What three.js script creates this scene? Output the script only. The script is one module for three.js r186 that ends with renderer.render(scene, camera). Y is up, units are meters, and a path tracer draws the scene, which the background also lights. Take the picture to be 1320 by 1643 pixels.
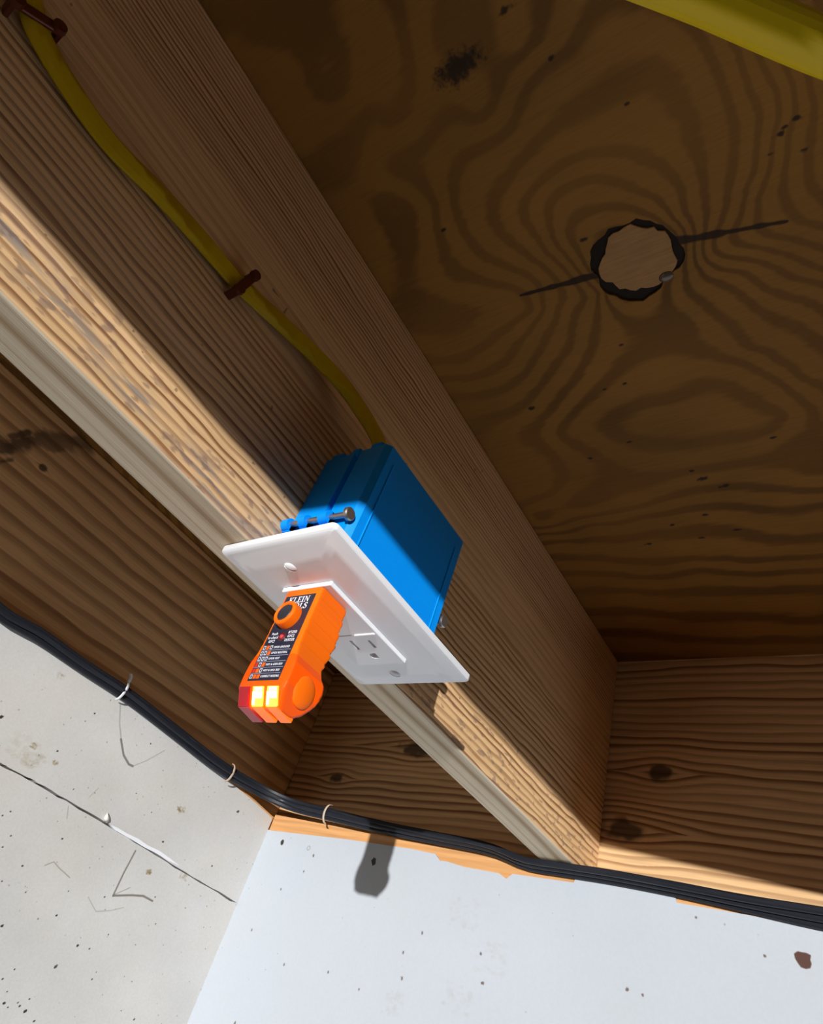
import * as THREE from 'three';
import { RoundedBoxGeometry } from 'three/addons/geometries/RoundedBoxGeometry.js';
import { mergeGeometries, mergeVertices, toCreasedNormals } from 'three/addons/utils/BufferGeometryUtils.js';
import { Brush, Evaluator, SUBTRACTION } from 'three-bvh-csg';

// ---------------------------------------------------------------- camera, sky, sun, exposure
const scene = new THREE.Scene();
const FOCAL = 1035.21, WIDTH = 1320, HEIGHT = 1643;
const CAM = new THREE.Vector3(0.23922, -0.14643, 0.17918);
const FWD = new THREE.Vector3(-0.56645, 0.62961, -0.53172).normalize();
const UPV = new THREE.Vector3(0.17085, 0.72092, 0.67163).normalize();
const camera = new THREE.PerspectiveCamera(2 * Math.atan(HEIGHT / 2 / FOCAL) * 180 / Math.PI, WIDTH / HEIGHT, 0.01, 50);
camera.position.copy(CAM); camera.up.copy(UPV); camera.lookAt(CAM.clone().add(FWD));
scene.add(camera);

scene.background = new THREE.Color(0.80, 0.90, 1.0).multiplyScalar(0.32);

// low beam that slips in under the joists through the open front of the room
const SUN = new THREE.Vector3(-0.60, 0.054, -1).normalize();        // direction of travel
const sun = new THREE.DirectionalLight(new THREE.Color(1.0, 0.985, 0.97), 4.7);
sun.position.copy(SUN).multiplyScalar(-6); sun.target.position.set(0, 0, 0);
sun.castShadow = true; sun.shadow.mapSize.set(4096, 4096);
Object.assign(sun.shadow.camera, { left: -2.2, right: 2.2, top: 2.2, bottom: -2.2, near: 0.5, far: 12 });
sun.name = 'sun'; scene.add(sun, sun.target);

const renderer = new THREE.WebGLRenderer({ antialias: true });
renderer.toneMapping = THREE.LinearToneMapping;
renderer.toneMappingExposure = 1.0;
renderer.shadowMap.enabled = true;

// ---------------------------------------------------------------- helpers
const RIGHT = new THREE.Vector3().crossVectors(FWD, UPV).normalize();
const AX = { x: 0, y: 1, z: 2 };
// point where the sight line of a photo pixel meets the plane axis = value
function hit(px, py, axis, value) {
  const d = FWD.clone().addScaledVector(RIGHT, (px - WIDTH / 2) / FOCAL).addScaledVector(UPV, -(py - HEIGHT / 2) / FOCAL);
  const t = (value - CAM.getComponent(AX[axis])) / d.getComponent(AX[axis]);
  return CAM.clone().addScaledVector(d, t);
}
let seed = 20240611;
const rnd = () => { seed = (seed * 1664525 + 1013904223) >>> 0; return seed / 4294967296; };
function hash(x, y) { let h = (x * 374761393 + y * 668265263) | 0; h = Math.imul(h ^ (h >>> 13), 1274126177); return ((h ^ (h >>> 16)) >>> 0) / 4294967296; }
function noise(x, y) {
  const xi = Math.floor(x), yi = Math.floor(y); let fx = x - xi, fy = y - yi;
  fx = fx * fx * (3 - 2 * fx); fy = fy * fy * (3 - 2 * fy);
  const a = hash(xi, yi), b = hash(xi + 1, yi), c = hash(xi, yi + 1), d = hash(xi + 1, yi + 1);
  return (a + (b - a) * fx + (c - a) * fy + (a - b - c + d) * fx * fy) * 2 - 1;
}
const fbm = (x, y, n = 4) => { let s = 0, a = 0.5; for (let i = 0; i < n; i++) { s += a * noise(x, y); x = x * 2.03 + 17.1; y = y * 2.03 + 5.7; a *= 0.5; } return s; };
const clamp = (v, a = 0, b = 1) => Math.min(b, Math.max(a, v));
const sstep = (a, b, v) => { const t = clamp((v - a) / (b - a)); return t * t * (3 - 2 * t); };
const mixc = (a, b, t) => [a[0] + (b[0] - a[0]) * t, a[1] + (b[1] - a[1]) * t, a[2] + (b[2] - a[2]) * t];
const toS = (v) => 255 * (v <= 0.0031308 ? 12.92 * v : 1.055 * Math.pow(clamp(v), 1 / 2.4) - 0.055);
// texture from a function of (u, v) that returns a linear base colour and a height 0..1
function paint(w, h, fn, mirrored = true) {
  const c = new Uint8Array(w * h * 4), b = new Uint8Array(w * h * 4);
  for (let j = 0; j < h; j++) for (let i = 0; i < w; i++) {
    const r = fn((i + 0.5) / w, (j + 0.5) / h), k = (j * w + i) * 4;
    c[k] = toS(r[0]); c[k + 1] = toS(r[1]); c[k + 2] = toS(r[2]); c[k + 3] = 255;
    b[k] = b[k + 1] = b[k + 2] = 255 * clamp(r[3]); b[k + 3] = 255;
  }
  const mk = (d, s) => {
    const t = new THREE.DataTexture(d, w, h); t.magFilter = THREE.LinearFilter; t.minFilter = THREE.LinearFilter;
    t.wrapS = t.wrapT = mirrored ? THREE.MirroredRepeatWrapping : THREE.RepeatWrapping; if (s) t.colorSpace = THREE.SRGBColorSpace; t.needsUpdate = true; return t;
  };
  return { map: mk(c, true), bump: mk(b, false) };
}
function woodMat(t, bump = 0.0006, rough = 0.8) { return new THREE.MeshStandardMaterial({ map: t.map, bumpMap: t.bump, bumpScale: bump, roughness: rough }); }
const mat = (r, g, b, rough = 0.6, extra = {}) => new THREE.MeshPhysicalMaterial({ color: new THREE.Color().setRGB(r, g, b), roughness: rough, ...extra });

function setUV(g, fn) {
  const p = g.attributes.position, n = g.attributes.normal, uv = new Float32Array(p.count * 2);
  for (let i = 0; i < p.count; i++) { const r = fn(p.getX(i), p.getY(i), p.getZ(i), n.getX(i), n.getY(i), n.getZ(i)); uv[2 * i] = r[0]; uv[2 * i + 1] = r[1]; }
  g.setAttribute('uv', new THREE.BufferAttribute(uv, 2)); return g;
}
function mesh(name, g, m, parent = scene) {
  const o = new THREE.Mesh(g, m); o.name = name; o.castShadow = o.receiveShadow = true; parent.add(o); return o;
}
const used = {};
function numbered(name) { const k = used[name] = (used[name] ?? -1) + 1; return k ? name + '_' + String(k).padStart(3, '0') : name; }
function group(name, x = 0, y = 0, z = 0) { const o = new THREE.Group(); o.name = numbered(name); o.position.set(x, y, z); scene.add(o); return o; }
function tag(o, label, category, grp) { o.userData.label = label; o.userData.category = category; if (grp) o.userData.group = grp; return o; }
function struct(o, label) { o.userData.kind = 'structure'; if (label) { o.userData.label = label; } return o; }
function clean(g) { for (const k of Object.keys(g.attributes)) if (!['position', 'normal', 'uv'].includes(k)) g.deleteAttribute(k); return g; }
const merge = (l) => mergeGeometries(l.map((g) => { const q = g.index ? g.toNonIndexed() : g; clean(q); if (!q.attributes.uv) setUV(q, () => [0, 0]); return q; }));
const box = (x0, x1, y0, y1, z0, z1) => new THREE.BoxGeometry(x1 - x0, y1 - y0, z1 - z0).translate((x0 + x1) / 2, (y0 + y1) / 2, (z0 + z1) / 2);
const rbox = (x0, x1, y0, y1, z0, z1, r = 0.0006, s = 2) => new RoundedBoxGeometry(x1 - x0, y1 - y0, z1 - z0, s, r).translate((x0 + x1) / 2, (y0 + y1) / 2, (z0 + z1) / 2);
const cylX = (r, x0, x1, y, z, seg = 20) => new THREE.CylinderGeometry(r, r, x1 - x0, seg).rotateZ(Math.PI / 2).translate((x0 + x1) / 2, y, z);
// sweep of an oval section (half sizes a, b); 'out' is the direction that half size b points along
function sweep(points, a, b, out, segs = 80, sides = 16) {
  const curve = new THREE.CatmullRomCurve3(points, false, 'centripetal');
  const pos = [], idx = [];
  for (let i = 0; i <= segs; i++) {
    const p = curve.getPointAt(i / segs), t = curve.getTangentAt(i / segs);
    const o = typeof out === 'function' ? out(i / segs, t) : out.clone();
    const w = new THREE.Vector3().crossVectors(t, o).normalize(), n = new THREE.Vector3().crossVectors(w, t).normalize();
    for (let k = 0; k < sides; k++) {
      const f = k / sides * Math.PI * 2, cx = Math.sign(Math.cos(f)) * Math.pow(Math.abs(Math.cos(f)), 0.8) * a, cy = Math.sin(f) * b;
      pos.push(p.x + w.x * cx + n.x * cy, p.y + w.y * cx + n.y * cy, p.z + w.z * cx + n.z * cy);
    }
  }
  for (let i = 0; i < segs; i++) for (let k = 0; k < sides; k++) {
    const q = i * sides + k, r = i * sides + (k + 1) % sides; idx.push(q, q + sides, r, r, q + sides, r + sides);
  }
  for (const e of [0, segs]) for (let k = 1; k < sides - 1; k++) { const s = e * sides; e ? idx.push(s, s + k, s + k + 1) : idx.push(s, s + k + 1, s + k); }
  const g = new THREE.BufferGeometry(); g.setAttribute('position', new THREE.Float32BufferAttribute(pos, 3)); g.setIndex(idx);
  const q = toCreasedNormals(g, 1.0); setUV(q, () => [0, 0]); return q;
}
const V = (x, y, z) => new THREE.Vector3(x, y, z);

// ---------------------------------------------------------------- main measures (metres)
const YB = 0.0156, YT = 0.2359;          // underside of the joists, underside of the plywood
const JW = 0.0325;                        // joist thickness
const ZR = -0.4088;                       // face of the rim board
const XL = -0.3725, ZW = -0.372;           // faces of the left and the back wall boards
const XJ = -0.408;                        // face of the joist over the left wall
const FLOOR = -2.1, XMAX = 2.5, ZMAX = 2.4;

// ---------------------------------------------------------------- wood grain
const EARLY = [0.77, 0.50, 0.250], LATE = [0.25, 0.10, 0.030];
// ring position over the height of the joist side: strong wide rings low, plain middle, fine rings on top
function ringPos(t) {
  const a = Math.min(t, 0.105), b = clamp(t - 0.105, 0, 0.045), c = Math.max(0, t - 0.15);
  return a * 205 + b * 130 + c * 300;
}
const joistTex = paint(2048, 1024, (u, v) => {
  const z = -0.41 + u * 1.0, y = v * 0.2204;                       // y above the underside
  const yy = y + 0.010 * fbm(z * 1.3 + 3, y * 4) + 0.0016 * noise(z * 14, y * 60) + 0.012 * (z - 0.1) * sstep(0, 0.12, y) + 0.0007 * noise(z * 60, y * 200);
  const r = ringPos(yy + 0.01), k = r - Math.floor(r), id = Math.floor(r);
  const strength = 0.55 + 0.45 * hash(id, 7);
  let late = sstep(0.28 + 0.16 * hash(id, 3), 0.84, k) * (1 - sstep(0.93, 1.0, k)) * strength;
  late *= 1 - 0.62 * sstep(0.088, 0.105, yy) * (1 - sstep(0.14, 0.16, yy));
  let c = mixc(EARLY, LATE, clamp(late));
  const fib = fbm(z * 22, y * 900, 3), blot = fbm(z * 6 + 40, y * 20, 3);
  const f = 1 + 0.20 * fib + 0.22 * blot; c = c.map((q) => q * f);
  c = mixc(c, [0.70, 0.50, 0.36], 0.24 * sstep(0.0, 0.5, blot + fib * 0.5));
  // grey mildew and scuffs along the weathered lower arris
  const low = 1 - sstep(0.020, 0.034, y + 0.01 * noise(z * 20, 3));
  let g = 0;
  for (const [mz, my, sz, sy] of [[0.205, 0.022, 0.03, 0.006], [0.165, 0.012, 0.022, 0.006], [0.128, 0.011, 0.012, 0.005], [0.065, 0.008, 0.03, 0.008], [0.30, 0.02, 0.03, 0.007]])
    g = Math.max(g, Math.exp(-(((z - mz) / sz) ** 2 + ((y - my) / sy) ** 2)));
  g = clamp(g * 1.3 * sstep(-0.15, 0.35, fbm(z * 55, y * 420, 4) + 0.10));
  c = mixc(c, [0.23, 0.21, 0.20], g * 0.75);
  c = mixc(c, [0.20, 0.12, 0.10], 0.55 * low * sstep(0.18, 0.42, fbm(z * 150, y * 420, 3)));
  if (noise(z * 240 + 9, y * 240) > 0.93 && noise(z * 20, y * 20) > 0.2) c = c.map((q) => q * 0.45);
  return [...c, 0.62 - 0.4 * late + 0.2 * fib];
});
const EDGE_PALE = [0.76, 0.63, 0.46], EDGE_DARK = [0.44, 0.305, 0.175];
const underTex = paint(2048, 128, (u, v) => {
  const z = -0.41 + u * 1.0; let x = v + 0.10 * fbm(z * 3 + 9, 2, 2) + 0.03 * noise(z * 11, 5);
  const b1 = Math.exp(-(((x - 0.34) / 0.10) ** 2)), b2 = 0.45 * Math.exp(-(((x - 0.68) / 0.035) ** 2)), b3 = 0.4 * Math.exp(-(((x - 0.90) / 0.025) ** 2)), b4 = 0.25 * Math.exp(-(((x - 0.06) / 0.03) ** 2));
  let c = mixc(EDGE_PALE, EDGE_DARK, clamp(b1 + b2 + b3 + b4));
  const fib = fbm(z * 30, v * 60, 3); c = c.map((q) => q * (1 + 0.16 * fib + 0.12 * fbm(z * 9, v * 3)));
  return [...c, 0.5 + 0.3 * fib];
});
function boardTex(w, h, lu, lv, rings, early, late, knots, sd, streaks = []) {      // plain sawn board, grain along u
  return paint(w, h, (u, v) => {
    let a = u * lu, b = v * lv, dark = 0;
    let bb = b + 0.012 * fbm(a * 2.2 + sd, b * 5 + sd, 3) + 0.0012 * noise(a * 30, b * 90 + sd);
    for (const [ka, kb, kr, ks] of knots) {
      const dx = (a - ka) / ks, dy = b - kb, d = Math.hypot(dx, dy);
      bb += Math.sign(dy || 1) * kr * 1.6 * Math.exp(-((d / (kr * 2.2)) ** 2)) * -0.6;
      dark = Math.max(dark, (1 - sstep(kr * 0.55, kr * 1.05, d + 0.25 * kr * noise(a * 160, b * 160))));
    }
    for (const [a0, b0, a1, b1, hw] of streaks) {                      // dark pitch streaks
      const t = clamp(((a - a0) * (a1 - a0) + (b - b0) * (b1 - b0)) / ((a1 - a0) ** 2 + (b1 - b0) ** 2));
      const d = Math.hypot(a - a0 - (a1 - a0) * t, b - b0 - (b1 - b0) * t) + hw * 0.9 * fbm(a * 70, b * 130, 3);
      dark = Math.max(dark, (0.75 + 0.5 * fbm(a * 40 + 3, b * 60, 2)) * (1 - sstep(hw * 0.3, hw * 1.1, d)));
    }
    const r = bb * rings, k = r - Math.floor(r), id = Math.floor(r);
    const lt = sstep(0.3, 0.85, k) * (1 - sstep(0.92, 1, k)) * (0.35 + 0.65 * hash(id, sd));
    let c = mixc(early, late, clamp(lt));
    const fib = fbm(a * 25 + sd, b * 800, 3); c = c.map((q) => q * (1 + 0.2 * fib + 0.25 * fbm(a * 5 + sd, b * 16)));
    c = mixc(c, [0.055, 0.03, 0.018], 0.85 * dark);
    return [...c, 0.6 - 0.35 * lt + 0.2 * fib];
  });
}
const kL = [[-40, 728, 60, 706, 0.009], [60, 706, 156, 712, 0.011], [20, 700, 46, 694, 0.005], [-30, 745, 20, 738, 0.004]].map(([a, b, c, d, w]) => { const p = hit(a, b, 'x', XJ), q = hit(c, d, 'x', XJ); return [p.z + 0.41, p.y - YB, q.z + 0.41, q.y - YB, w]; }), kL2 = hit(68, 750, 'x', XJ);
const sideTex = boardTex(1536, 512, 1.0, 0.2204, 62, EARLY, LATE,
  [[kL2.z + 0.41, kL2.y - YB, 0.004, 1.2], [0.155, 0.03, 0.004, 1.4], [0.75, 0.12, 0.014, 2]], 11, kL);
const kR = hit(1058, 1240, 'z', ZR), kR2 = hit(540, 1248, 'z', ZR), kR3 = hit(672, 1200, 'z', ZR), kR4 = hit(1000, 1330, 'z', ZR);
const rimTex = boardTex(1536, 512, 1.0, 0.27, 120, EARLY, LATE,
  [[kR.x + 0.5, kR.y + 0.03, 0.010, 1.3], [kR2.x + 0.5, kR2.y + 0.03, 0.008, 1.3], [kR3.x + 0.5, kR3.y + 0.03, 0.012, 2.4], [kR4.x + 0.5, kR4.y + 0.03, 0.012, 1.6]], 23);

// plywood: growth rings of a rotary-cut veneer as level lines of a smooth field through traced points
const A = (s, ox, oy, l) => l.map(([a, b]) => [a / s + ox, b / s + oy]);
const P4 = (l) => A(2, 660, 0, l), P5 = (l) => A(1.9412, 640, 560, l), P6 = (l) => A(2.9333, 380, 0, l);
const levels = [
  [0.3, P4([[600, 730], [720, 715], [830, 760], [600, 880], [640, 950], [760, 940]])], [-0.2, P4([[710, 830]])],
  [1, P4([[505, 760], [520, 710], [580, 670], [650, 660], [740, 680], [800, 710], [640, 985], [700, 1032], [790, 1050], [880, 1030]])],
  [2, P4([[470, 790], [440, 700], [450, 640], [500, 600], [580, 580], [660, 585], [750, 620], [810, 660], [840, 700]])],
  [3, P4([[490, 860], [400, 760], [360, 690], [390, 610], [460, 545], [560, 500], [640, 490], [740, 500], [830, 560], [870, 620], [880, 690]])],
  [4, P4([[430, 860], [300, 760], [265, 690], [280, 600], [330, 530], [430, 440], [560, 340], [680, 262], [750, 245], [830, 280], [870, 370], [900, 480], [930, 570], [945, 690]])],
  [5, P4([[380, 890], [250, 830], [170, 740], [140, 640], [150, 540], [220, 470], [330, 390], [360, 300], [430, 220], [520, 150], [560, 60], [640, 5], [850, 30], [930, 120], [980, 230], [1020, 330], [1035, 450], [1020, 560], [1000, 690]])],
  [6, P4([[150, 870], [110, 790], [80, 660], [40, 590], [0, 550], [1000, 60], [1050, 180], [1090, 300], [1110, 420], [1095, 550], [1065, 670]])],
  [6, P6([[1050, 530], [760, 780], [880, 880], [940, 1050], [980, 1200], [1020, 1290]])],
  [7, P4([[1100, 150], [1160, 270], [1180, 380], [1150, 520], [1110, 640], [1110, 680]])],
  [8, P4([[1180, 180], [1230, 300], [1210, 420], [1195, 540], [1200, 640]])], [9, P4([[1270, 250], [1290, 400], [1280, 600]])],
  [2, P4([[600, 940], [590, 1060], [560, 1160], [520, 1220], [450, 1300]])],
  [3, P4([[550, 940], [520, 1010], [510, 1110], [440, 1200], [380, 1280], [330, 1320]])],
  [4, P4([[490, 950], [470, 1010], [430, 1100], [370, 1190], [290, 1250], [200, 1270], [140, 1275]])],
  [5, P4([[420, 970], [400, 1030], [340, 1110], [270, 1180], [180, 1210], [110, 1215]])],
  [6, P4([[390, 990], [300, 1060], [240, 1110], [160, 1150], [80, 1160]])],
  [2, P4([[880, 920], [950, 990], [1020, 1040], [1090, 1110], [1180, 1160], [1250, 1210]])],
  [3, P4([[920, 860], [1000, 910], [1080, 960], [1150, 1020], [1240, 1050], [1320, 1110]])],
  [4, P4([[940, 830], [1040, 870], [1130, 920], [1230, 960], [1320, 1000]])],
  [5, P4([[970, 800], [1080, 830], [1180, 860], [1320, 910]])], [6, P4([[1040, 780], [1150, 800], [1320, 870]])], [7, P4([[1140, 750], [1320, 800]])],
  [2, P5([[540, 110], [480, 180], [430, 240], [400, 260], [440, 290], [490, 350], [510, 400], [470, 450], [400, 480]])],
  [1, P5([[700, 40], [640, 110], [560, 180], [510, 240], [510, 270], [580, 310], [640, 360], [700, 390], [740, 410], [640, 460], [560, 480], [440, 520]])],
  [0, P5([[650, 230], [700, 190], [850, 150], [980, 110], [1100, 160], [1180, 200], [1150, 250], [1000, 280], [850, 300], [720, 290]])], [-0.45, P5([[800, 225], [930, 210], [1040, 210]])],
  [1, P5([[900, 0], [980, 20], [1080, 50], [1180, 100], [1260, 160], [1290, 220], [1280, 290], [1210, 310], [1240, 340], [1320, 370]])],
  [2, P5([[440, 560], [600, 520], [760, 490], [880, 450], [1000, 430], [1140, 435], [1320, 440]])],
  [3, P5([[450, 575], [600, 548], [760, 522], [900, 495], [1050, 490], [1320, 485]])],
  [4, P5([[480, 600], [650, 590], [800, 580], [950, 565], [1080, 570], [1160, 595], [1320, 590]])],
  [5, P5([[510, 650], [650, 655], [800, 665], [950, 655], [1100, 660], [1320, 645]])],
  [6, P5([[540, 700], [700, 705], [850, 705], [950, 690], [1080, 700], [1200, 695], [1320, 690]])],
  [7, P5([[560, 755], [700, 750], [850, 760], [1000, 755], [1320, 750]])], [8, P5([[600, 820], [850, 830], [1000, 835], [1320, 845]])], [9.1, P5([[640, 890], [850, 905], [1320, 910]])],
  [7, P6([[350, 300], [400, 440], [480, 270], [500, 400], [620, 540], [740, 560], [560, 640], [520, 740], [460, 690], [700, 940], [820, 1010], [820, 1160]])],
  [6.5, P6([[640, 1100], [620, 820]])], [7.5, P6([[300, 500], [700, 200], [420, 560], [200, 300], [560, 480]])], [7, P6([[80, 120], [160, 180], [220, 60]])],
  [6.45, P4([[330, 130], [200, 330]])], [6, P4([[90, 130], [110, 40], [240, 130]])], [7, P4([[90, 1020], [150, 1010], [30, 1010]])],
];
const pts = []; for (const [lv, l] of levels) for (const [a, b] of l) { const q = hit(a, b, 'y', YT); pts.push([q.x, q.z, lv]); }
const field = (() => {                                              // thin-plate spline through the points
  const n = pts.length, N = n + 3, S = 8, M = [];
  const phi = (r2) => r2 > 1e-12 ? 0.5 * r2 * Math.log(r2) : 0;
  for (let i = 0; i < N; i++) M.push(new Float64Array(N + 1));
  for (let i = 0; i < n; i++) {
    for (let j = 0; j < n; j++) M[i][j] = phi(((pts[i][0] - pts[j][0]) ** 2 + (pts[i][1] - pts[j][1]) ** 2) * S * S) + (i === j ? 0.0008 : 0);
    M[i][n] = M[n][i] = 1; M[i][n + 1] = M[n + 1][i] = pts[i][0] * S; M[i][n + 2] = M[n + 2][i] = pts[i][1] * S; M[i][N] = pts[i][2];
  }
  for (let c = 0; c < N; c++) {
    let p = c; for (let r = c + 1; r < N; r++) if (Math.abs(M[r][c]) > Math.abs(M[p][c])) p = r;
    [M[c], M[p]] = [M[p], M[c]];
    for (let r = c + 1; r < N; r++) { const f = M[r][c] / M[c][c]; if (f) for (let k = c; k <= N; k++) M[r][k] -= f * M[c][k]; }
  }
  const w = new Float64Array(N);
  for (let r = N - 1; r >= 0; r--) { let s = M[r][N]; for (let k = r + 1; k < N; k++) s -= M[r][k] * w[k]; w[r] = s / M[r][r]; }
  const GX = 140, GZ = 260, g = new Float64Array((GX + 1) * (GZ + 1));
  for (let j = 0; j <= GZ; j++) for (let i = 0; i <= GX; i++) {
    const x = -0.03 + 0.43 * i / GX, z = -0.42 + 0.80 * j / GZ; let s = w[n] + w[n + 1] * x * S + w[n + 2] * z * S;
    for (let k = 0; k < n; k++) s += w[k] * phi(((x - pts[k][0]) ** 2 + (z - pts[k][1]) ** 2) * S * S);
    g[j * (GX + 1) + i] = s;
  }
  return (u, v) => {
    const a = u * GX, b = v * GZ, i = Math.min(GX - 1, Math.floor(a)), j = Math.min(GZ - 1, Math.floor(b)), fa = a - i, fb = b - j, q = j * (GX + 1) + i;
    return (g[q] * (1 - fa) + g[q + 1] * fa) * (1 - fb) + (g[q + GX + 1] * (1 - fa) + g[q + GX + 2] * fa) * fb;
  };
})();
const PLY = [0.34, 0.160, 0.026], PLYD = [0.160, 0.069, 0.0095];
const cr = [hit(835, 474, 'y', YT), hit(960, 440, 'y', YT), hit(1080, 388, 'y', YT), hit(1262, 355, 'y', YT)];
const spots = [[735, 108, 0.0075], [811, 15, 0.003], [883, 94, 0.0016], [1005, 167, 0.0015], [711, 369, 0.002], [1278, 190, 0.002], [1250, 215, 0.002], [1258, 204, 0.0014], [1290, 240, 0.002], [1234, 248, 0.0013], [935, 385, 0.0018], [996, 554, 0.0016], [853, 655, 0.002], [1004, 615, 0.0015], [945, 735, 0.0022], [1126, 768, 0.0032], [1162, 780, 0.003], [1110, 755, 0.0018], [1040, 873, 0.0024], [1080, 842, 0.002], [1130, 826, 0.0018], [1182, 850, 0.002], [1125, 863, 0.002], [1240, 702, 0.0016], [1010, 709, 0.0016], [970, 625, 0.0013]]
  .map(([a, b, r]) => { const q = hit(a, b, 'y', YT); return [q.x, q.z, r]; });
function segd(x, z, p, q) { const dx = q.x - p.x, dz = q.z - p.z, t = clamp(((x - p.x) * dx + (z - p.z) * dz) / (dx * dx + dz * dz)); return [Math.hypot(x - p.x - dx * t, z - p.z - dz * t), t]; }
const plyTex = paint(1024, 1920, (u, v) => {
  const x = -0.03 + 0.43 * u, z = -0.42 + 0.80 * v;
  const f = field(u, v) + 0.10 * fbm(x * 45, z * 60, 3) + 0.05 * noise(x * 40, z * 420);
  const d = Math.abs(f - Math.round(f));
  let late = 1 - sstep(0.10, 0.30, d);
  const fib = fbm(x * 60, z * 1500, 3);
  late *= 0.68 + 0.32 * noise(x * 12 + 4, z * 14);
  let c = mixc(PLY, PLYD, clamp(late * 0.95 + 0.10 * fib));
  c = c.map((q) => q * (1 + 0.16 * fib + 0.26 * fbm(x * 14, z * 16 + 7, 3)));
  for (const [sx, sz, r] of spots) { const e = Math.hypot((x - sx) * 0.62, (z - sz) * 1.25) * (r > 0.005 ? 0.9 : 1.35) + (r > 0.005 ? 0.3 : 0.55) * r * noise(x * 420, z * 420) + 0.2 * r * noise(x * 1100, z * 1100); if (e < r * 1.4) c = mixc(c, [0.018, 0.010, 0.006], 0.9 * (1 - sstep(r * 0.5, r * 1.3, e))); }
  let [e1, t1] = segd(x, z, cr[0], cr[1]), [e2, t2] = segd(x, z, cr[3], cr[2]);
  const wob = 0.0006 * noise(x * 200, z * 200);
  const k = Math.max(1 - sstep(0.0005 + 0.0012 * t1, 0.0012 + 0.0018 * t1, e1 + wob), 1 - sstep(0.0005 + 0.0014 * t2, 0.0012 + 0.002 * t2, e2 + wob));
  c = mixc(c, [0.022, 0.009, 0.004], 0.92 * k);
  return [...c, 0.6 - 0.2 * late + 0.15 * fib - 0.4 * k];
});
const M = {
  joist: woodMat(joistTex, 0.0007, 0.75), under: woodMat(underTex, 0.0003, 0.8), side: woodMat(sideTex, 0.0004, 0.8), rim: woodMat(rimTex, 0.0004, 0.8), ply: woodMat(plyTex, 0.0003, 0.85),
};

// ---------------------------------------------------------------- joists, rim board, plywood deck
function joist(x0, x1, faceMat, z0, z1) {
  const g = new RoundedBoxGeometry(x1 - x0, YT - YB, z1 - z0, 3, 0.0028).translate((x0 + x1) / 2, (YB + YT) / 2, (z0 + z1) / 2);
  g.clearGroups();
  const pA = [], nA = [], uA = [], pB = [], nB = [], uB = [], P = g.attributes.position, Nn = g.attributes.normal;
  for (let t = 0; t < P.count; t += 3) {
    let ny = 0, cy = 0; for (let k = 0; k < 3; k++) { ny += Nn.getY(t + k) / 3; cy += P.getY(t + k) / 3; }
    const under = ny < -0.72, p = under ? pB : pA, n = under ? nB : nA, u = under ? uB : uA;
    for (let k = 0; k < 3; k++) {
      const i = t + k, x = P.getX(i), y = P.getY(i), z = P.getZ(i);
      p.push(x, y, z); n.push(Nn.getX(i), Nn.getY(i), Nn.getZ(i));
      under ? u.push(z + 0.41, (x1 - x) / (x1 - x0)) : u.push(z + 0.41, Math.abs(ny) > 0.9 ? (x - x0) / 0.2204 : (y - YB) / 0.2204);
    }
  }
  const mk = (p, n, u) => { const q = new THREE.BufferGeometry(); q.setAttribute('position', new THREE.Float32BufferAttribute(p, 3)); q.setAttribute('normal', new THREE.Float32BufferAttribute(n, 3)); q.setAttribute('uv', new THREE.Float32BufferAttribute(u, 2)); return q; };
  const q = mergeGeometries([mk(pA, nA, uA), mk(pB, nB, uB)], true);
  return mesh(numbered('ceiling_joist'), q, [faceMat, M.under]);
}
tag(joist(-JW, 0, M.joist, ZR, ZMAX), 'sawn wooden ceiling joist carrying the blue electrical box and yellow cable', 'joist', 'ceiling joists');
tag(joist(XJ - 0.036, XJ, M.side, ZR, ZMAX), 'dark wooden ceiling joist lying along the top of the speckled cream wall', 'joist', 'ceiling joists');
tag(joist(0.366, 0.404, M.side, ZR, ZMAX), 'wooden ceiling joist on the open side of the blue box, under the plywood', 'joist', 'ceiling joists');
tag(mesh('rim_board', setUV(box(-0.62, XMAX + 0.1, YB - 0.03, YT, ZR - 0.038, ZR), (x, y) => [x + 0.5, (y + 0.03) / 0.27]), M.rim), 'dark knotty rim board closing the joist bays above the white wall', 'board');

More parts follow.
